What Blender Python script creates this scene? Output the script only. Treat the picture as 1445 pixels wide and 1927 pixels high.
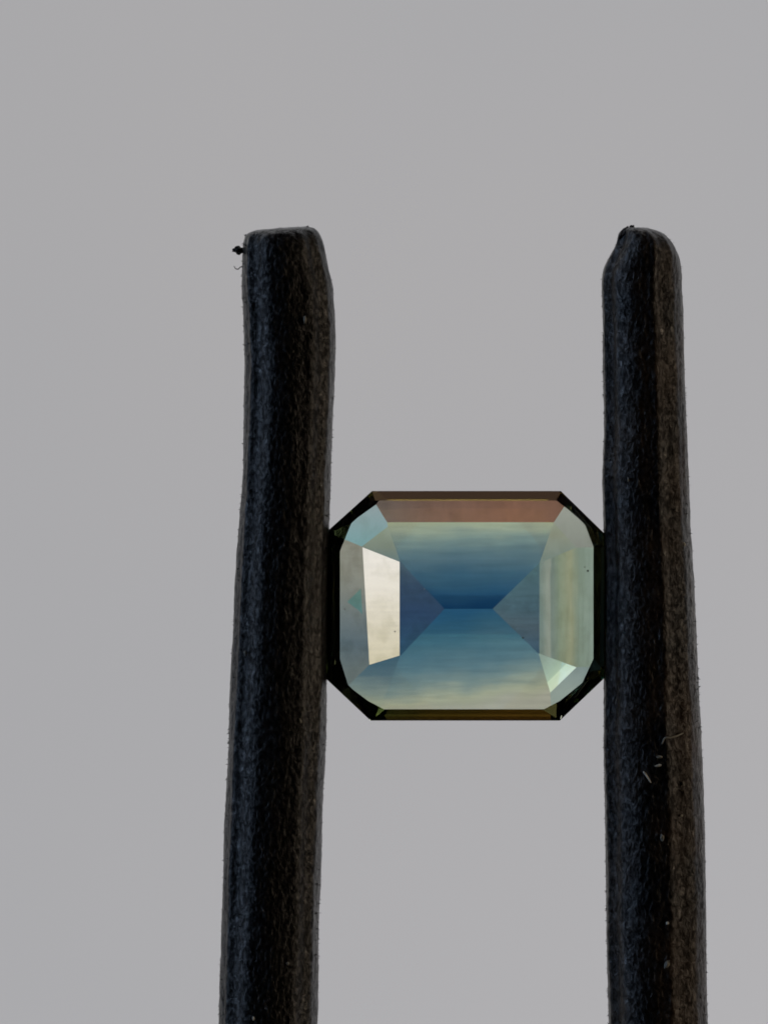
import bpy, bmesh, math, random
from mathutils import Vector, noise

for o in list(bpy.data.objects):
    bpy.data.objects.remove(o)
SC = bpy.context.scene
COL = SC.collection
random.seed(7)

# ------------------------------------------------------------------ measures
MM = 0.001
PX = MM / 77.0                      # one photograph pixel at the stone, in metres
CX, CY = 883.0, 1140.0              # photograph pixel at the world origin


def W(px, py, depth=0.0):
    """point at photograph position px, py on the stone's plane, depth px behind the girdle"""
    return Vector(((px - CX) * PX, depth * PX, (CY - py) * PX))


# ------------------------------------------------------------------ camera
CAM_D = 0.16
cam = bpy.data.cameras.new("camera")
cam_o = bpy.data.objects.new("camera", cam)
COL.objects.link(cam_o)
c = W(722.5, 963.5)
cam_o.location = (c.x, -CAM_D, c.z)
cam_o.rotation_euler = (math.radians(90), 0, 0)
cam.sensor_fit = 'VERTICAL'
cam.sensor_height = 24.0
cam.lens = 24.0 * CAM_D / (1927 * PX)
cam.clip_start = 0.005
cam.clip_end = 20.0
SC.camera = cam_o

# ------------------------------------------------------------------ world, lamps, exposure
world = bpy.data.worlds.new("World")
SC.world = world
world.use_nodes = True
bg = world.node_tree.nodes["Background"]
bg.inputs[0].default_value = (0.60, 0.62, 0.66, 1)
bg.inputs[1].default_value = 0.010


def area(name, loc, target, sx, sy, power, color):
    l = bpy.data.lights.new(name, 'AREA')
    l.shape = 'RECTANGLE'
    l.size, l.size_y = sx, sy
    l.energy = power
    l.color = color
    o = bpy.data.objects.new(name, l)
    COL.objects.link(o)
    o.location = loc
    d = Vector(target) - Vector(loc)
    o.rotation_euler = d.to_track_quat('-Z', 'Y').to_euler()
    return o


# two strips wash the wall behind the stone, far above and below the frame
area("wall_wash_lamp_high", (-0.25, 0.30, 2.4), (-0.25, 1.2, 2.31), 3.0, 0.4, 142.0, (0.96, 0.982, 1.0))
area("wall_wash_lamp_low", (0.25, 0.30, -2.4), (0.25, 1.2, -2.31), 3.0, 0.4, 159.0, (1.0, 0.975, 0.968))
# a weak warm lamp added near the wall, low on the right, gives the wall its slow falloff
area("wall_glow_lamp", (0.26, 0.9, -0.26), (0.26, 1.2, -0.26), 0.2, 0.2, 0.20, (1.0, 0.95, 0.94))
# added lamp behind on the right, stands in for a window one facet shows
area("facet_lamp", (0.160, 0.30, 0.0), (0, 0, 0), 0.064, 0.036, 0.0045, (1.0, 0.94, 0.84))
# a small lamp added high on the left to brighten the lower right corner
area("corner_glint_lamp", (-0.117, 0.30, 0.056), (0, 0, 0), 0.05, 0.04, 0.0026, (0.92, 1.0, 0.87))
# dim warm light straight overhead, mirrored by the stone's upper edge
area("overhead_lamp", (0.0, 0.03, 0.6), (0, 0.03, 0), 0.12, 0.3, 0.105, (1.0, 0.80, 0.68))
# cool light from the left and warm light from the right along the prongs
area("cool_side_lamp", (-0.45, -0.035, 0.12), (0, 0, 0), 0.05, 0.5, 0.92, (0.52, 0.70, 1.0))
area("warm_side_lamp", (0.44, -0.09, 0.06), (0, 0, 0), 0.045, 0.5, 0.66, (1.0, 0.80, 0.58))

SC.view_settings.view_transform = 'Standard'
SC.view_settings.look = 'None'
SC.view_settings.exposure = 0.0
SC.view_settings.gamma = 1.0
SC.view_settings.use_curve_mapping = False
SC.render.engine = 'CYCLES'
SC.cycles.max_bounces = 24
SC.cycles.transmission_bounces = 20
SC.cycles.glossy_bounces = 12
SC.cycles.transparent_max_bounces = 16
SC.cycles.use_denoising = True
SC.cycles.blur_glossy = 0.0
SC.cycles.pixel_filter_type = 'BLACKMAN_HARRIS'
SC.cycles.filter_width = 1.7

# ------------------------------------------------------------------ helpers


def lin(v):
    v /= 255.0
    return v / 12.92 if v <= 0.04045 else ((v + 0.055) / 1.055) ** 2.4


WALL = lin(173)


def tint(r, g, b, gain=1.0):
    """filter colour of the stone that lets the grey wall through as sRGB r, g, b"""
    k = gain / (WALL * 0.84)
    return (min(lin(r) * k, 1), min(lin(g) * k, 1), min(lin(b) * k, 1), 1)


def mesh_obj(name, verts, faces, mat, parent=None, smooth=False):
    me = bpy.data.meshes.new(name)
    me.from_pydata([tuple(v) for v in verts], [], faces)
    me.update()
    if smooth:
        me.polygons.foreach_set('use_smooth', [True] * len(me.polygons))
    if mat:
        me.materials.append(mat)
    o = bpy.data.objects.new(name, me)
    COL.objects.link(o)
    if parent:
        o.parent = parent
    return o


def thing(name, label, cat, group=None):
    o = bpy.data.objects.new(name, None)
    o.empty_display_size = 0.002
    COL.objects.link(o)
    o['label'], o['category'] = label, cat
    if group:
        o['group'] = group
    return o


def new_mat(name):
    m = bpy.data.materials.new(name)
    m.use_nodes = True
    nt = m.node_tree
    nt.nodes.clear()
    out = nt.nodes.new('ShaderNodeOutputMaterial')
    return m, nt, out


def N(nt, kind, **kw):
    n = nt.nodes.new(kind)
    for k, v in kw.items():
        setattr(n, k, v)
    return n


def math_node(nt, op, a, b=None, clamp=False):
    n = N(nt, 'ShaderNodeMath', operation=op, use_clamp=clamp)
    for i, v in enumerate((a, b)):
        if v is None:
            continue
        if hasattr(v, 'type'):
            nt.links.new(v, n.inputs[i])
        else:
            n.inputs[i].default_value = v
    return n.outputs[0]


def mix_col(nt, kind, fac, a, b):
    n = N(nt, 'ShaderNodeMix', data_type='RGBA', blend_type=kind)
    for sock, v in ((n.inputs[0], fac), (n.inputs[6], a), (n.inputs[7], b)):
        if hasattr(v, 'type'):
            nt.links.new(v, sock)
        else:
            sock.default_value = v
    return n.outputs[2]


# ------------------------------------------------------------------ the wall behind
def wall_material():
    m, nt, out = new_mat("painted_wall")
    b = N(nt, 'ShaderNodeBsdfPrincipled')
    tc = N(nt, 'ShaderNodeTexCoord')
    n1 = N(nt, 'ShaderNodeTexNoise')
    n1.inputs['Scale'].default_value = 5.0
    n1.inputs['Detail'].default_value = 2.0
    nt.links.new(tc.outputs['Object'], n1.inputs['Vector'])
    r = N(nt, 'ShaderNodeValToRGB')
    r.color_ramp.elements[0].position, r.color_ramp.elements[1].position = 0.3, 0.7
    r.color_ramp.elements[0].color = (0.600, 0.604, 0.622, 1)
    r.color_ramp.elements[1].color = (0.632, 0.622, 0.628, 1)
    nt.links.new(n1.outputs[0], r.inputs[0])
    nt.links.new(r.outputs[0], b.inputs['Base Color'])
    b.inputs['Roughness'].default_value = 0.95
    b.inputs['Specular IOR Level'].default_value = 0.1
    nt.links.new(b.outputs[0], out.inputs[0])
    return m


w = mesh_obj("wall", [(-3, 1.2, -2.2), (3, 1.2, -2.2), (3, 1.2, 2.2), (-3, 1.2, 2.2),
                      (-3, 1.25, -2.2), (3, 1.25, -2.2), (3, 1.25, 2.2), (-3, 1.25, 2.2)],
             [(0, 1, 2, 3), (5, 4, 7, 6), (1, 0, 4, 5), (3, 2, 6, 7), (2, 1, 5, 6), (0, 3, 7, 4)], wall_material())
w['kind'] = 'structure'
w['label'] = 'plain pale grey wall far behind the tweezers'

# ------------------------------------------------------------------ tweezers
LEFT_L = [(432, 474), (434, 467), (440, 461), (455, 457.5), (475, 456), (540, 454), (600, 458), (700, 461), (800, 459), (900, 456),
          (1000, 449), (1100, 443), (1200, 438), (1300, 433), (1400, 429), (1500, 425), (1600, 421), (1700, 418),
          (1800, 415), (1927, 411), (2300, 398)]
LEFT_R = [(432, 586), (434, 592), (440, 599), (455, 607), (475, 612), (505, 618), (530, 626), (600, 630), (650, 631), (720, 629),
          (800, 626), (860, 624), (940, 621), (1000, 619), (1100, 617), (1280, 615), (1400, 613), (1500, 608),
          (1600, 605), (1700, 602), (1800, 600), (1927, 597), (2300, 586)]
RIGHT_L = [(431, 1172), (434, 1167), (440, 1164), (455, 1161), (470, 1156), (490, 1142), (515, 1133), (540, 1131), (600, 1134),
           (700, 1134), (800, 1136), (900, 1134), (1000, 1136), (1100, 1137), (1280, 1136), (1400, 1135), (1550, 1138),
           (1650, 1139), (1750, 1140), (1850, 1143), (1927, 1144), (2300, 1152)]
RIGHT_R = [(431, 1222), (434, 1236), (440, 1248), (455, 1264), (478, 1276), (505, 1281), (600, 1284), (680, 1287), (760, 1290),
           (900, 1295), (1000, 1299), (1060, 1303), (1200, 1310), (1330, 1317), (1430, 1321), (1560, 1325), (1700, 1328),
           (1800, 1329), (1927, 1331), (2300, 1338)]


def interp(tab, y):
    if y <= tab[0][0]:
        return tab[0][1]
    for (y0, x0), (y1, x1) in zip(tab, tab[1:]):
        if y <= y1:
            t = (y - y0) / (y1 - y0)
            return x0 + (x1 - x0) * t
    return tab[-1][1]


def smooth_interp(tab, y):
    s = min(12.0, max(0.5, (y - tab[0][0]) * 0.3))
    return sum(interp(tab, y + k * s) for k in (-1, -0.5, 0, 0.5, 1)) / 5


def coating_material(name, warm):
    """worn black coating with a fine leathery grain, browner where it has rubbed"""
    m, nt, out = new_mat(name)
    b = N(nt, 'ShaderNodeBsdfPrincipled')
    tc = N(nt, 'ShaderNodeTexCoord')
    mp = N(nt, 'ShaderNodeMapping')
    mp.inputs['Scale'].default_value = (1000, 1000, 640)     # work in millimetres, grain drawn out along the prong
    mp.inputs['Rotation'].default_value = (math.radians(8), math.radians(-16), 0)
    nt.links.new(tc.outputs['Object'], mp.inputs['Vector'])
    grain = N(nt, 'ShaderNodeTexNoise')
    grain.inputs['Scale'].default_value = 10.0
    grain.inputs['Detail'].default_value = 5.0
    grain.inputs['Roughness'].default_value = 0.62
    grain.inputs['Distortion'].default_value = 0.6
    nt.links.new(mp.outputs[0], grain.inputs['Vector'])
    wear = N(nt, 'ShaderNodeTexNoise')
    wear.inputs['Scale'].default_value = 1.1
    wear.inputs['Detail'].default_value = 4.0
    nt.links.new(mp.outputs[0], wear.inputs['Vector'])
    r = N(nt, 'ShaderNodeValToRGB')
    r.color_ramp.elements[0].position, r.color_ramp.elements[1].position = 0.35, 0.72
    r.color_ramp.elements[0].color = (0.0035, 0.0035, 0.004, 1)
    r.color_ramp.elements[1].color = (0.036, 0.020, 0.010, 1) if warm else (0.010, 0.009, 0.008, 1)
    nt.links.new(wear.outputs[0], r.inputs[0])
    pit = N(nt, 'ShaderNodeValToRGB')
    pit.color_ramp.elements[0].position, pit.color_ramp.elements[1].position = 0.36, 0.58
    pit.color_ramp.elements[0].color = (0.35, 0.35, 0.35, 1)
    nt.links.new(grain.outputs[0], pit.inputs[0])
    colr = mix_col(nt, 'MULTIPLY', 1.0, r.outputs[0], pit.outputs[0])
    nt.links.new(colr, b.inputs['Base Color'])
    b.inputs['Roughness'].default_value = 0.29
    b.inputs['IOR'].default_value = 1.4
    # the grain's tops are polished, its pits are dull
    sp = N(nt, 'ShaderNodeMapRange')
    sp.inputs['From Min'].default_value, sp.inputs['From Max'].default_value = 0.42, 0.66
    sp.inputs['To Min'].default_value, sp.inputs['To Max'].default_value = 0.14, 0.80
    nt.links.new(grain.outputs[0], sp.inputs['Value'])
    nt.links.new(sp.outputs[0], b.inputs['Specular IOR Level'])
    bump = N(nt, 'ShaderNodeBump')
    bump.inputs['Strength'].default_value = 1.0
    bump.inputs['Distance'].default_value = 0.000040
    nt.links.new(grain.outputs[0], bump.inputs['Height'])
    nt.links.new(bump.outputs[0], b.inputs['Normal'])
    nt.links.new(b.outputs[0], out.inputs[0])
    return m


SEC = 2.15                                                      # softly squared section


def half_depth(py):
    return 92 + 0.010 * (py - 900)


def prong(tabL, tabR, mat, parent, seed, y_centre, label, ridges, tilt):
    NA, NR = 176, 760
    top, bot = tabL[0][0], 2300.0
    rows = []
    for i in range(NR + 1):
        t = i / NR
        rows.append(top + (bot - top) * t if t > 0.06 else top + (bot - top) * 0.06 * (t / 0.06) ** 1.35)
    verts, faces = [], []
    for i, py in enumerate(rows):
        xl, xr = smooth_interp(tabL, py), smooth_interp(tabR, py)
        cx, hw = (xl + xr) / 2, (xr - xl) / 2
        hd = half_depth(py)                            # half thickness away from the camera
        e = max(0.0, min(1.0, (py - top) / 55.0))
        hd *= 0.62 + 0.38 * math.sqrt(1 - (1 - e) ** 2)
        for j in range(NA):
            a = 2 * math.pi * j / NA
            ca, sa = math.cos(a), math.sin(a)
            n = SEC
            r = (abs(ca) ** n + abs(sa) ** n) ** (-1 / n)
            x, d = cx + hw * r * ca, y_centre + hd * r * sa
            p = Vector((x * 0.06 + seed, d * 0.06, py * 0.036))
            q = Vector((x * 0.018 + seed, d * 0.018, py * 0.006))
            h = 1.0 * noise.noise(p) + 0.7 * noise.noise(p * 2.3) + 2.0 * noise.noise(q)
            k = max(0.0, min(1.0, (py - top) / 10.0))
            for a0, wd, amp in ridges:
                h += amp * math.exp(-((math.degrees(a) - a0 + 2.0 * noise.noise(Vector((seed, py * 0.012, a0)))) / wd) ** 2)
            x += ca * h * k
            d += sa * h * k
            verts.append(W(x, py + tilt * (x - cx) * max(0.0, 1 - (py - top) / 60.0) + (1 - k) * 1.0 * noise.noise(p * 0.8), d))
    for i in range(NR):
        for j in range(NA):
            a, b_ = i * NA + j, i * NA + (j + 1) % NA
            faces.append((a, a + NA, b_ + NA, b_))
    # the end face: shrinking rings closed by a middle point
    base = 0
    ring = verts[:NA]
    cen = sum(ring, Vector()) / NA
    last = list(range(NA))
    for s, up in ((0.9, 1.2), (0.6, 2.0), (0.3, 2.2)):
        idx = []
        for j in range(NA):
            v = cen + (ring[j] - cen) * s
            v.z = cen.z + (ring[j].z - cen.z) * s + up * PX + 1.2 * PX * noise.noise(v * 9000 + Vector((seed, 0, 0)))
            idx.append(len(verts))
            verts.append(v)
        for j in range(NA):
            faces.append((last[j], last[(j + 1) % NA], idx[(j + 1) % NA], idx[j]))
        last = idx
    verts.append(cen + Vector((0, 0, 2.2 * PX)))
    for j in range(NA):
        faces.append((last[j], last[(j + 1) % NA], len(verts) - 1))
    # bottom cap
    faces.append(tuple(reversed([NR * NA + j for j in range(NA)]))[::-1])
    o = mesh_obj("prong", verts, faces, mat, parent, smooth=True)
    o['label'] = label
    return o


tw = thing("tweezers", "matte black tweezers with two worn rough prongs gripping the gemstone", "tweezers")
PL = prong(LEFT_L, LEFT_R, coating_material("black_coating", False), tw, 3.1, 4, "left prong with squared tip and cool blue sheen",
           [(217, 5, 4.0), (228, 8, -3.5), (248, 8, 1.5), (300, 7, 3.0), (314, 6, -2.0), (326, 6, 2.5)], -0.07)
PR = prong(RIGHT_L, RIGHT_R, coating_material("brown_black_coating", True), tw, 47.7, 4, "right prong with rounded tip and brownish wear",
           [(202, 5, 3.5), (216, 8, -5.0), (284, 6, 3.5), (298, 7, -2.5), (316, 6, 2.5)], 0.0)

# ------------------------------------------------------------------ the gemstone
stone = thing("gemstone", "octagonal step cut sapphire with blue centre and pale green ends between the prongs", "gemstone")

GIRDLE = [(700, 924), (1055, 924), (1143, 1010), (1143, 1270), (1053, 1356), (697, 1356), (609, 1273), (609, 1006)]
TABLE = [(706, 942), (1046, 942), (1078, 965), (1099, 988), (1116, 1030), (1116, 1238), (1095, 1284), (1066, 1311), (1021, 1335),
         (724, 1335), (678, 1313), (657, 1287), (640, 1240), (640, 1037), (661, 985), (692, 957)]
for i_, gi in ((2, 1), (6, 3), (10, 5), (14, 7)):      # keep the corner edges of the table parallel to the girdle
    (ax, ay), (bx_, by_) = TABLE[i_], TABLE[i_ + 1]
    gx_, gy_ = GIRDLE[(gi + 1) % 8][0] - GIRDLE[gi][0], GIRDLE[(gi + 1) % 8][1] - GIRDLE[gi][1]
    L_ = math.hypot(bx_ - ax, by_ - ay) / math.hypot(gx_, gy_) / 2
    mx_, my_ = (ax + bx_) / 2, (ay + by_) / 2
    TABLE[i_], TABLE[i_ + 1] = (mx_ - gx_ * L_, my_ - gy_ * L_), (mx_ + gx_ * L_, my_ + gy_ * L_)
CROWN = 19.0          # px the table stands in front of the girdle
BAND = 5.0            # px of girdle thickness
DK = 152.0            # px the keel lies behind the girdle


class Plane:
    def __init__(s, d0, x0, y0, gx, gy):
        s.c, s.gx, s.gy = d0 - gx * x0 - gy * y0, gx, gy

    def __call__(s, x, y):
        return s.c + s.gx * x + s.gy * y

    @staticmethod
    def through(p, q, r):
        (x0, y0, d0), (x1, y1, d1), (x2, y2, d2) = p, q, r
        a, b, e, f = x1 - x0, y1 - y0, x2 - x0, y2 - y0
        det = a * f - b * e
        gx = ((d1 - d0) * f - b * (d2 - d0)) / det
        gy = (a * (d2 - d0) - (d1 - d0) * e) / det
        return Plane(d0, x0, y0, gx, gy)


PV = {}
PV['top'] = Plane(DK, 883, 1147, 0, 0.35)
PV['bottom'] = Plane(DK, 883, 1147, 0, -0.354)
PV['left_inner'] = Plane(DK, 837, 1147, 0.375, 0)
PV['right_inner'] = Plane(DK, 928, 1147, -0.346, 0)
PV['left_mid'] = Plane(PV['left_inner'](752, 1147), 752, 1147, 0.57, 0)
k = 0.10
PV['left_outer'] = Plane(PV['left_mid'](682, 1030), 682, 1030, 0.57 + k, -k * 0.0586)
PV['right_outer'] = Plane(PV['right_inner'](1016, 1147), 1016, 1147, -0.54, 0)
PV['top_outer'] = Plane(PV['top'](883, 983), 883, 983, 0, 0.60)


def three(a, b, A, c_, B):
    return Plane.through((*a, min(A(*a), B(*a))), (*b, A(*b)), (*c_, B(*c_)))


PV['corner_tl'] = three((753, 1057), (727, 983), PV['top'], (682, 1030), PV['left_mid'])
PV['corner_tr'] = three((1016, 1060), (1043, 983), PV['top'], (1110, 1020), PV['right_outer'])
PV['corner_br'] = three((1016, 1236), (1040, 1318), PV['bottom'], (1102, 1263), PV['right_outer'])
PV['corner_bl'] = three((753, 1236), (722, 1318), PV['bottom'], (695, 1252), PV['left_mid'])


def beyond(P, p, q, k, inside):
    # plane that leaves P along the line p-q and falls away faster on the far side from 'inside'
    L = math.hypot(q[0] - p[0], q[1] - p[1])
    nx, ny = -(q[1] - p[1]) / L, (q[0] - p[0]) / L
    if (inside[0] - p[0]) * nx + (inside[1] - p[1]) * ny < 0:
        nx, ny = -nx, -ny
    return Plane(P(*p), p[0], p[1], P.gx + k * nx, P.gy + k * ny)


PV['corner_tl_outer'] = beyond(PV['corner_tl'], (684, 1026), (731, 990), 0.10, (753, 1057))
PV['corner_tr_outer'] = beyond(PV['corner_tr'], (1043, 983), (1082, 1028), 0.10, (1016, 1060))
PV['corner_br_outer'] = beyond(PV['corner_br'], (1084, 1258), (1037, 1304), 0.14, (1016, 1236))
# steep lower girdle facets that frame the window
INNER = list(PV.values())
gc = (876, 1140)
for i in range(8):
    (x0, y0), (x1, y1) = GIRDLE[i], GIRDLE[(i + 1) % 8]
    L = math.hypot(x1 - x0, y1 - y0)
    nx, ny = -(y1 - y0) / L, (x1 - x0) / L
    mx, my = (x0 + x1) / 2, (y0 + y1) / 2
    if (gc[0] - mx) * nx + (gc[1] - my) * ny < 0:
        nx, ny = -nx, -ny
    tx, ty = TABLE[2 * i]
    rim = (tx - mx) * nx + (ty - my) * ny - 1.0
    ix, iy = mx + nx * rim, my + ny * rim
    base = (7, 9, 7, 9, 14, 9, 7, 9)[i]
    g = (min(p(ix, iy) for p in INNER) - base) / rim
    PV['rim_%d' % i] = Plane(base, mx, my, g * nx, g * ny)


def clip(poly, f):
    out = []
    for i, p in enumerate(poly):
        q = poly[(i + 1) % len(poly)]
        a, b = f(*p), f(*q)
        if a <= 0:
            out.append(p)
        if (a < 0 < b) or (b < 0 < a):
            t = a / (a - b)
            out.append((p[0] + (q[0] - p[0]) * t, p[1] + (q[1] - p[1]) * t))
    return out


# ---- the stone's body: clear crystal coloured in zones, reflections painted into some facets
IOR = 1.70


def crystal(name, stops, axis='z', bands=0.0, smudge=0.0, dirt=0.0, tilt=0.0, bow=0.0, drift=0.0, streak=0.0):
    """stops: (pixel along the axis, r, g, b) colour zones; bands: growth bands along the zones; smudge: surface haze"""
    m, nt, out = new_mat(name)
    tc = N(nt, 'ShaderNodeTexCoord')
    mp = N(nt, 'ShaderNodeMapping')
    mp.inputs['Scale'].default_value = (1 / PX, 1 / PX, -1 / PX)
    mp.inputs['Location'].default_value = (CX, 0, CY)
    nt.links.new(tc.outputs['Object'], mp.inputs['Vector'])
    sx = N(nt, 'ShaderNodeSeparateXYZ')
    nt.links.new(mp.outputs[0], sx.inputs[0])
    coord = sx.outputs[2] if axis == 'z' else sx.outputs[0]
    if axis == 'd':
        coord = math_node(nt, 'ADD', sx.outputs[0], sx.outputs[2])
    off = math_node(nt, 'SUBTRACT', sx.outputs[0], 883.0)
    if tilt:
        coord = math_node(nt, 'ADD', coord, math_node(nt, 'MULTIPLY', off, tilt))
    if bow:
        coord = math_node(nt, 'ADD', coord, math_node(nt, 'MULTIPLY', math_node(nt, 'MULTIPLY', off, off), bow / 22500.0))
    if drift:
        dn = N(nt, 'ShaderNodeTexNoise')
        dn.inputs['Scale'].default_value = 0.012
        dn.inputs['Detail'].default_value = 2.0
        nt.links.new(mp.outputs[0], dn.inputs['Vector'])
        coord = math_node(nt, 'ADD', coord, math_node(nt, 'MULTIPLY', math_node(nt, 'SUBTRACT', dn.outputs[0], 0.5), drift))
    lo, hi = stops[0][0], stops[-1][0]
    if hi == lo:
        hi = lo + 1
    # growth bands bend the zones a little
    st = N(nt, 'ShaderNodeMapping')
    st.inputs['Scale'].default_value = (0.009, 0.0, 0.085) if axis == 'z' else (0.085, 0.0, 0.008)
    st.inputs['Rotation'].default_value = (0, math.radians(4.5), 0)
    nt.links.new(mp.outputs[0], st.inputs['Vector'])
    bn = N(nt, 'ShaderNodeTexNoise')
    bn.inputs['Scale'].default_value = 1.0
    bn.inputs['Detail'].default_value = 4.0
    nt.links.new(st.outputs[0], bn.inputs['Vector'])
    wob = math_node(nt, 'MULTIPLY', math_node(nt, 'SUBTRACT', bn.outputs[0], 0.5), 80.0 * bands)
    t = math_node(nt, 'DIVIDE', math_node(nt, 'SUBTRACT', math_node(nt, 'ADD', coord, wob), lo), hi - lo, clamp=True)
    r = N(nt, 'ShaderNodeValToRGB')
    r.color_ramp.interpolation = 'LINEAR'
    els = r.color_ramp.elements
    while len(els) < len(stops):
        els.new(0.5)
    for e, s in zip(els, stops):
        e.position = (s[0] - lo) / (hi - lo)
        e.color = tint(*s[1:4])
    nt.links.new(t, r.inputs[0])
    colr = r.outputs[0]
    if streak:
        s2 = N(nt, 'ShaderNodeMapping')
        s2.inputs['Scale'].default_value = (0.010, 0.0, 0.10) if axis == 'z' else (0.10, 0.0, 0.010)
        s2.inputs['Rotation'].default_value = (0, math.radians(3.0), 0)
        nt.links.new(mp.outputs[0], s2.inputs['Vector'])
        n2 = N(nt, 'ShaderNodeTexNoise')
        n2.inputs['Scale'].default_value = 1.0
        n2.inputs['Detail'].default_value = 5.0
        n2.inputs['Roughness'].default_value = 0.6
        nt.links.new(s2.outputs[0], n2.inputs['Vector'])
        mr = N(nt, 'ShaderNodeMapRange')
        mr.inputs['From Min'].default_value, mr.inputs['From Max'].default_value = 0.3, 0.7
        mr.inputs['To Min'].default_value, mr.inputs['To Max'].default_value = 1 - streak, 1.0
        nt.links.new(n2.outputs[0], mr.inputs['Value'])
        cb = N(nt, 'ShaderNodeCombineColor')
        for q in range(3):
            nt.links.new(mr.outputs[0], cb.inputs[q])
        colr = mix_col(nt, 'MULTIPLY', 1.0, colr, cb.outputs[0])
    if smudge or dirt:
        sm = N(nt, 'ShaderNodeTexNoise')
        sm.inputs['Scale'].default_value = 0.028
        sm.inputs['Detail'].default_value = 5.0
        sm.inputs['Distortion'].default_value = 0.3
        nt.links.new(mp.outputs[0], sm.inputs['Vector'])
        rr = N(nt, 'ShaderNodeValToRGB')
        rr.color_ramp.elements[0].position, rr.color_ramp.elements[1].position = 0.36, 0.56
        v = 1 - max(smudge, dirt)
        rr.color_ramp.elements[0].color = (v, v, v * 0.97, 1)
        nt.links.new(sm.outputs[0], rr.inputs[0])
        colr = mix_col(nt, 'MULTIPLY', 1.0, colr, rr.outputs[0])
    g = N(nt, 'ShaderNodeBsdfGlass', distribution='GGX')
    g.inputs['Roughness'].default_value = 0.0
    g.inputs['IOR'].default_value = IOR
    nt.links.new(colr, g.inputs['Color'])
    nt.links.new(g.outputs[0], out.inputs[0])
    return m


clear = crystal("clear_crystal", [(900, 255, 255, 255), (1400, 255, 255, 255)])
ZM = {
    'top': crystal("zone_top", [(978, 142, 151, 124), (992, 132, 143, 124), (1012, 104, 122, 116), (1040, 76, 98, 104), (1080, 46, 75, 93),
                                (1120, 26, 60, 86), (1146, 12, 46, 76)], bands=0.30, bow=-7, drift=26, streak=0.15, tilt=0.02),
    'bottom': crystal("zone_bottom", [(1148, 36, 80, 108), (1178, 46, 86, 106), (1215, 62, 96, 110), (1255, 84, 112, 119),
                                      (1285, 114, 133, 128), (1312, 156, 166, 134), (1335, 178, 183, 142)], bands=0.30, tilt=0.13, bow=5, drift=44, streak=0.16),
    'left_inner': crystal("zone_left", [(1057, 78, 98, 106), (1095, 54, 74, 94), (1160, 44, 66, 92), (1235, 48, 82, 104)], bands=0.3, streak=0.16, smudge=0.12, drift=40),
    'left_mid': crystal("left_step_tint", [(1030, 160, 160, 158), (1110, 157, 156, 150), (1180, 147, 145, 134), (1250, 142, 139, 122)], smudge=0.10, streak=0.07, drift=40),  # tint turns warmer and darker towards the bottom
    'left_outer': crystal("zone_left_edge", [(1020, 166, 164, 144), (1080, 158, 160, 146), (1150, 132, 143, 140), (1210, 104, 122, 128),
                                             (1262, 118, 131, 128)], bands=0.2, smudge=0.14, streak=0.10, drift=40),
    'right_inner': crystal("zone_right", [(1060, 82, 112, 116), (1146, 74, 100, 110), (1180, 78, 96, 104), (1232, 64, 92, 110)], bands=0.4, smudge=0.14, streak=0.20, drift=40),
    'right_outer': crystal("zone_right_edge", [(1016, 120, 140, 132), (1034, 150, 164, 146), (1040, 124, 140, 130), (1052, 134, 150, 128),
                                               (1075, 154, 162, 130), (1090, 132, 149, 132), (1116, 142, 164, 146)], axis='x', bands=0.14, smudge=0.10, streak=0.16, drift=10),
    'top_outer': crystal("top_edge_brown_reflection", [(700, 86, 80, 74), (800, 94, 76, 66), (960, 104, 78, 64), (1050, 100, 76, 62)], axis='x', smudge=0.10, streak=0.10),  # reflection of brown surroundings painted into the facet tint
    'corner_tl': crystal("zone_corner_moss", [(985, 142, 154, 134), (1030, 122, 134, 120), (1060, 96, 118, 118)], smudge=0.07, streak=0.08),
    'corner_tl_outer': crystal("corner_blue_reflection", [(945, 146, 182, 180), (1025, 122, 164, 170)], smudge=0.08),  # pale blue reflection of another facet painted as tint
    'corner_tr_outer': crystal("zone_corner_grey", [(950, 154, 164, 148), (1030, 134, 140, 130)], smudge=0.08),
    'corner_tr': crystal("zone_corner_grey_green", [(950, 146, 158, 138), (1010, 140, 146, 128), (1060, 118, 136, 128)], smudge=0.08, drift=30),
    'corner_br': crystal("corner_glint_stripe", [(2258, 104, 116, 112), (2296, 116, 130, 120), (2314, 124, 138, 124), (2318, 144, 156, 138), (2345, 152, 161, 144)], axis='d', smudge=0.06),  # reflection's brightening towards the outer line painted into the tint
    'corner_br_outer': crystal("zone_corner_sea_green", [(1255, 130, 146, 142), (1300, 146, 162, 150)], smudge=0.08, drift=30),
    'corner_bl': crystal("zone_corner_blue_green", [(1236, 66, 98, 112), (1272, 86, 112, 120), (1300, 124, 140, 132), (1322, 152, 162, 136)],
                         bands=0.3, drift=40, streak=0.13),
}
edge_dark = crystal("dimmed_rim", [(900, 92, 86, 54), (1400, 92, 86, 54)])  # darkening put into the tint to subdue stray glints

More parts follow.
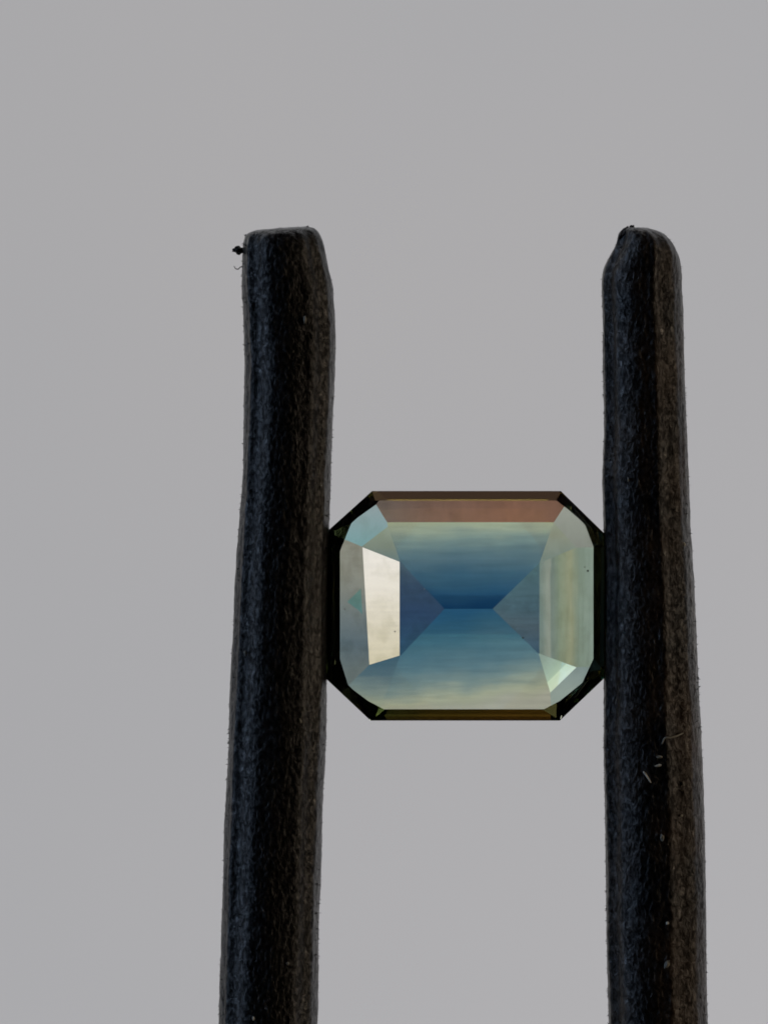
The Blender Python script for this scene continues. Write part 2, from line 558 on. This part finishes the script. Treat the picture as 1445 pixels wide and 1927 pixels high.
# pavilion facets
EDGE_PTS = [set() for _ in range(8)]
for key, P in PV.items():
    poly = GIRDLE[:]
    for k2, Q in PV.items():
        if k2 != key and poly:
            poly = clip(poly, lambda x, y, P=P, Q=Q: P(x, y) - Q(x, y))
    if len(poly) < 3:
        print("EMPTY FACET", key)
        continue
    clean = [p for i, p in enumerate(poly) if math.hypot(p[0] - poly[i - 1][0], p[1] - poly[i - 1][1]) > 1e-3]
    vs = [W(x, y, P(x, y)) for x, y in clean]
    for x, y in clean:
        for i in range(8):
            a, b = GIRDLE[i], GIRDLE[(i + 1) % 8]
            L = math.hypot(b[0] - a[0], b[1] - a[1])
            t = ((x - a[0]) * (b[0] - a[0]) + (y - a[1]) * (b[1] - a[1])) / L / L
            if abs((x - a[0]) * (b[1] - a[1]) - (y - a[1]) * (b[0] - a[0])) / L < 1e-3 and -1e-5 < t < 1 + 1e-5:
                EDGE_PTS[i].add((round(t, 4), x, y, P(x, y)))
    nrm = (vs[1] - vs[0]).cross(vs[2] - vs[0])
    f = tuple(range(len(vs)))
    if nrm.y < 0:
        f = f[::-1]
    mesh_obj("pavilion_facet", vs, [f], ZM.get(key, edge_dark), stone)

# where each facet bends a straight look through the table, for checking
for key in ('left_mid', 'left_outer', 'corner_tl', 'corner_bl', 'corner_br', 'corner_br_outer', 'right_outer', 'top_outer'):
    P = PV[key]
    n_ = Vector((-P.gx, 1, P.gy)).normalized()
    i_ = Vector((0, 1, 0))
    ci = n_.dot(i_)
    kk = 1 - IOR ** 2 * (1 - ci * ci)
    if kk > 0:
        dd = IOR * i_ + (math.sqrt(kk) - IOR * ci) * n_
        print("EXIT", key, [round(v, 3) for v in dd / dd.y * 0.3])
    else:
        print("EXIT", key, "total reflection")

# girdle band
for i in range(8):
    a, b = GIRDLE[i], GIRDLE[(i + 1) % 8]
    pts = {}
    for t, x, y, d in EDGE_PTS[i]:
        pts[t] = (x, y, d)
    back = [W(*pts[t]) for t in sorted(pts, reverse=True)]
    vs = [W(*a, 0), W(*b, 0)] + back
    n_ = (vs[1] - vs[0]).cross(vs[2] - vs[0])
    f = tuple(range(len(vs)))
    if n_.dot((vs[0] + vs[1]) / 2 - W(*gc)) < 0:
        f = f[::-1]
    mesh_obj("girdle_facet", vs, [f], clear, stone)

olive = crystal("olive_edge", [(1335, 60, 64, 34), (1342, 50, 54, 30), (1346, 76, 82, 46), (1350, 44, 46, 26), (1356, 58, 60, 32)])
olive_dark = crystal("dark_olive_edge", [(900, 48, 46, 28), (1400, 48, 46, 28)])  # darkening put into the tint where the bright wall shows through
umber = crystal("umber_edge", [(900, 122, 108, 94), (1400, 122, 108, 94)])  # brown tint put in to dim a bright line along the upper edge
# crown facets: table edge 2*i is the long side, the girdle has one edge for every second table edge
CR = []
owner = {0: 0, 2: 1, 4: 2, 6: 3, 8: 4, 10: 5, 12: 6, 14: 7}
for i in range(16):
    a, b = TABLE[i], TABLE[(i + 1) % 16]
    A, B = W(*a, -CROWN), W(*b, -CROWN)
    if i in owner:
        g0, g1 = GIRDLE[owner[i]], GIRDLE[(owner[i] + 1) % 8]
        vs = [A, B, W(*g1), W(*g0)]
    else:
        vs = [A, B, W(*GIRDLE[((i + 1) // 2) % 8])]
    n_ = (vs[1] - vs[0]).cross(vs[2] - vs[0])
    f = tuple(range(len(vs)))
    if n_.y > 0:
        f = f[::-1]
    mesh_obj("crown_facet", vs, [f], {8: olive, 9: olive, 7: olive_dark, 0: umber}.get(i, clear), stone)
vs = [W(*p, -CROWN) for p in TABLE]
f = tuple(range(16))
if (vs[1] - vs[0]).cross(vs[2] - vs[0]).y > 0:
    f = f[::-1]
mesh_obj("table_facet", vs, [f], clear, stone)

# ------------------------------------------------------------------ small things: marks on the stone, lint and dust
def plain(name, col, rough=0.7, spec=0.3):
    m, nt, out = new_mat(name)
    b = N(nt, 'ShaderNodeBsdfPrincipled')
    tc = N(nt, 'ShaderNodeTexCoord')
    n1 = N(nt, 'ShaderNodeTexNoise')
    n1.inputs['Scale'].default_value = 22000.0
    nt.links.new(tc.outputs['Object'], n1.inputs['Vector'])
    r = N(nt, 'ShaderNodeValToRGB')
    r.color_ramp.elements[0].color = tuple(v * 0.6 for v in col) + (1,)
    r.color_ramp.elements[1].color = tuple(min(1, v * 1.4) for v in col) + (1,)
    nt.links.new(n1.outputs[0], r.inputs[0])
    nt.links.new(r.outputs[0], b.inputs['Base Color'])
    b.inputs['Roughness'].default_value = rough
    b.inputs['Specular IOR Level'].default_value = spec
    nt.links.new(b.outputs[0], out.inputs[0])
    return m


DARK = plain("dark_lint", (0.012, 0.011, 0.010))
BROWN = plain("brown_lint", (0.045, 0.030, 0.022))
PALE = plain("pale_dust", (0.60, 0.58, 0.50))
GREY = plain("grey_dust", (0.26, 0.25, 0.21))


def front(tabL, tabR, x, py):
    """depth of a prong's front surface at a photograph position"""
    xl, xr = smooth_interp(tabL, py), smooth_interp(tabR, py)
    u = min(0.98, abs((x - (xl + xr) / 2) / ((xr - xl) / 2)))
    return 4 - half_depth(py) * (1 - u ** SEC) ** (1 / SEC)


def tube(pts, rad, sides=6):
    """tapered tube through points; returns vertices and faces"""
    vs, fs = [], []
    n = len(pts)
    for i, p in enumerate(pts):
        t = (pts[min(i + 1, n - 1)] - pts[max(i - 1, 0)]).normalized()
        a = t.cross(Vector((0, 1, 0.13))).normalized()
        b = t.cross(a)
        r = rad * PX * (0.35 + 0.65 * math.sin(math.pi * (0.12 + 0.76 * i / (n - 1))))
        for j in range(sides):
            q = 2 * math.pi * j / sides
            vs.append(p + a * r * math.cos(q) + b * r * math.sin(q))
    for i in range(n - 1):
        for j in range(sides):
            k0, k1 = i * sides + j, i * sides + (j + 1) % sides
            fs.append((k0, k1, k1 + sides, k0 + sides))
    fs.append(tuple(range(sides))[::-1])
    fs.append(tuple(range((n - 1) * sides, n * sides)))
    return vs, fs


def catmull(ps, m=5):
    out = []
    for i in range(len(ps) - 1):
        p0, p1, p2, p3 = ps[max(i - 1, 0)], ps[i], ps[i + 1], ps[min(i + 2, len(ps) - 1)]
        for s_ in range(m):
            t = s_ / m
            out.append(0.5 * ((2 * p1) + (p2 - p0) * t + (2 * p0 - 5 * p1 + 4 * p2 - p3) * t * t + (3 * p1 - p0 - 3 * p2 + p3) * t ** 3))
    out.append(ps[-1])
    return out


def tag(o, label, cat, group=None):
    o['label'], o['category'] = label, cat
    if group:
        o['group'] = group
    return o


def fibre(name, pts, rad, mat, label):
    vs, fs = tube(catmull(pts), rad)
    return tag(mesh_obj(name, vs, fs, mat, smooth=True), label, name.split('_')[-1])


def clump(name, c_, rx, ry, rz, mat, label, seed, rot=0.0):
    bm = bmesh.new()
    bmesh.ops.create_icosphere(bm, subdivisions=3, radius=1.0)
    for v in bm.verts:
        n_ = 1 + 0.45 * noise.noise(v.co * 1.7 + Vector((seed, 0, 0))) + 0.25 * noise.noise(v.co * 4 + Vector((0, seed, 0)))
        x, y, z = v.co.x * rx * n_, v.co.y * ry * n_, v.co.z * rz * n_
        x, z = x * math.cos(rot) - z * math.sin(rot), x * math.sin(rot) + z * math.cos(rot)
        v.co = c_ + Vector((x, y, z)) * PX
    me = bpy.data.meshes.new(name)
    bm.to_mesh(me)
    bm.free()
    me.materials.append(mat)
    o = bpy.data.objects.new(name, me)
    COL.objects.link(o)
    return tag(o, label, name.split('_')[-1])


# lint at the left prong's tip
clump("lint_clump", W(449, 471, -4), 10, 7, 7, DARK, "dark lint clump sticking out from the left prong's tip", 4.2, -0.1)
fibre("curled_fibre", [W(458, 502, -10), W(453, 503, -14), W(449, 507, -16), W(444, 506, -17), W(441, 501, -17)], 0.9, DARK,
      "tiny curled dark fibre just below the lint clump")
fibre("short_fibre", [W(568, 434, -20), W(574, 433, -24), W(578, 428, -24), W(581, 426, -24)], 1.3, DARK,
      "short dark fibre standing on the left prong's flat top")
clump("lint_crumb", W(599, 446, -8), 4, 4, 3.5, DARK, "dark lint crumb on the left prong's right tip corner", 9.9)
# flake on the right prong's tip
clump("lint_flake", W(1173, 441, -30), 8, 6, 14, BROWN, "brownish lint flake on top of the right prong's tip", 1.3, -0.55)
clump("lint_speck", W(1187, 429, -30), 5.5, 5, 4, DARK, "black lint speck at the peak of the right prong's tip", 6.1)


def on_right(x, py, lift=1.5):
    return W(x, py, front(RIGHT_L, RIGHT_R, x, py) - lift)


def on_left(x, py, lift=1.5):
    return W(x, py, front(LEFT_L, LEFT_R, x, py) - lift)


fibre("pale_fibre", [on_right(1241, 1397), on_right(1246, 1386, 3), on_right(1256, 1385, 4), on_right(1268, 1382, 4), on_right(1281, 1377, 2)], 1.8, GREY,
      "pale branching fibre lying across the right prong below the stone")
fibre("white_fibre", [on_right(1206, 1448, 3), on_right(1212, 1456, 4), on_right(1220, 1469, 3)], 1.7, PALE,
      "short white slanted fibre on the right prong's dark stripe")
for (x, y, a, b_, rot, mat, side, label) in (
        (1236, 1421, 8, 3.5, 0.0, GREY, 1, "upper of two grey dust flecks beside the white fibre"),
        (1234, 1437, 9, 3.2, 0.2, PALE, 1, "brighter lower dust fleck beside the white fibre"),
        (1284, 1023, 2.6, 6, 0.5, PALE, 1, "lone white dust fleck near the right prong's outer edge"),
        (1178, 903, 2.0, 5, 0.0, GREY, 1, "faint dust fleck on the right prong above the stone"),
        (1278, 1531, 2.8, 3.2, 0.3, PALE, 1, "small round white dust fleck low on the right prong"),
        (1281, 1471, 2.6, 5, 0.1, GREY, 1, "small grey dust fleck right of the white fibre"),
        (1250, 1808, 6, 11, -0.4, GREY, 1, "largest grey dust flake near the right prong's bottom"),
        (1251, 1731, 4, 4, 0.0, PALE, 1, "white dust fleck above the large bottom flake"),
        (1241, 1572, 4.5, 9, 0.1, GREY, 1, "upright grey dust flake midway down the right prong"),
        (479, 1909, 3.0, 4.5, 0.0, PALE, 0, "white dust fleck at the bottom of the left prong"),
        (543, 1807, 4.5, 4.5, 0.0, GREY, 0, "grey dust fleck low on the left prong"),
        (566, 1354, 4, 7, 0.3, GREY, 0, "grey dust fleck on the left prong beside the stone's base"),
        (464, 1228, 4, 8, 0.2, GREY, 0, "grey dust fleck on the left prong's outer ridge"),
        (575, 604, 4, 9, 0.1, GREY, 0, "grey dust fleck high on the left prong")):
    p = (on_right if side else on_left)(x, y, 3.0)
    clump("dust_fleck", p, a * 0.7, 2.6, b_ * 0.7, mat, label, x * 0.37, rot)['group'] = 'dust flecks on the tweezers'

# nap of fine hairs on the coating
def nap(parent, tabL, tabR, seed):
    rnd = random.Random(seed)
    vs, fs = [], []
    for i in range(900):
        py = rnd.uniform(440, 2000)
        xl, xr = smooth_interp(tabL, py), smooth_interp(tabR, py)
        a = rnd.choice((rnd.gauss(0, 0.35), math.pi + rnd.gauss(0, 0.35), rnd.uniform(math.pi, 2 * math.pi)))
        ca, sa = math.cos(a), math.sin(a)
        r = (abs(ca) ** SEC + abs(sa) ** SEC) ** (-1 / SEC)
        x, d = (xl + xr) / 2 + (xr - xl) / 2 * r * ca, 4 + half_depth(py) * r * sa
        p = W(x, py, d)
        o = Vector((ca, sa, rnd.uniform(-0.9, 0.9))).normalized()
        L = rnd.choice((1.6, 2.0, 2.4, 3.0, 4.2)) * PX
        t = Vector((0, 0, 1)) if rnd.random() < 0.5 else Vector((-sa, ca, 0))
        wd = rnd.uniform(0.8, 2.0) * PX
        b = len(vs)
        vs += [p - o * 2 * PX + t * wd, p - o * 2 * PX - t * wd, p - o * 2 * PX + o.cross(t).normalized() * wd, p + o * L]
        fs += [(b, b + 1, b + 3), (b + 1, b + 2, b + 3), (b + 2, b, b + 3)]
    m = mesh_obj("nap", vs, fs, DARK, parent)
    m['kind'] = 'stuff'


nap(tw, LEFT_L, LEFT_R, 5)
nap(tw, RIGHT_L, RIGHT_R, 6)

# thin bluish film added to imitate a facet reflection near the left edge
m, nt, out = new_mat("reflection_film")
tr = N(nt, 'ShaderNodeBsdfTransparent')
tr.inputs[0].default_value = (0.76, 1.0, 1.0, 1)
nt.links.new(tr.outputs[0], out.inputs[0])
P = PV['left_outer']
tri = [(653, 1133), (679, 1108), (682, 1158), (676, 1150)]
vs = [W(x, y, P(x, y) - 9) for x, y in tri] + [W(x, y, P(x, y) - 6) for x, y in tri]
mesh_obj("reflection_flake", vs, [(0, 1, 2, 3), (7, 6, 5, 4), (0, 4, 5, 1), (1, 5, 6, 2), (2, 6, 7, 3), (3, 7, 4, 0)], m, stone)
# specks of dirt on the table
for x, y, r_, mt in ((983, 1200, 2.2, PALE), (743, 1188, 2.0, GREY), (1105, 1074, 2.4, BROWN), (1099, 1067, 1.6, BROWN), (798, 1108, 1.5, GREY), (649, 1146, 1.6, BROWN)):
    o = clump("speck", W(x, y, -CROWN - 0.2), r_ * 0.75, 0.5, r_ * 0.6, mt, "x", x * 1.1)
    del o['label'], o['category']
    o.parent = stone
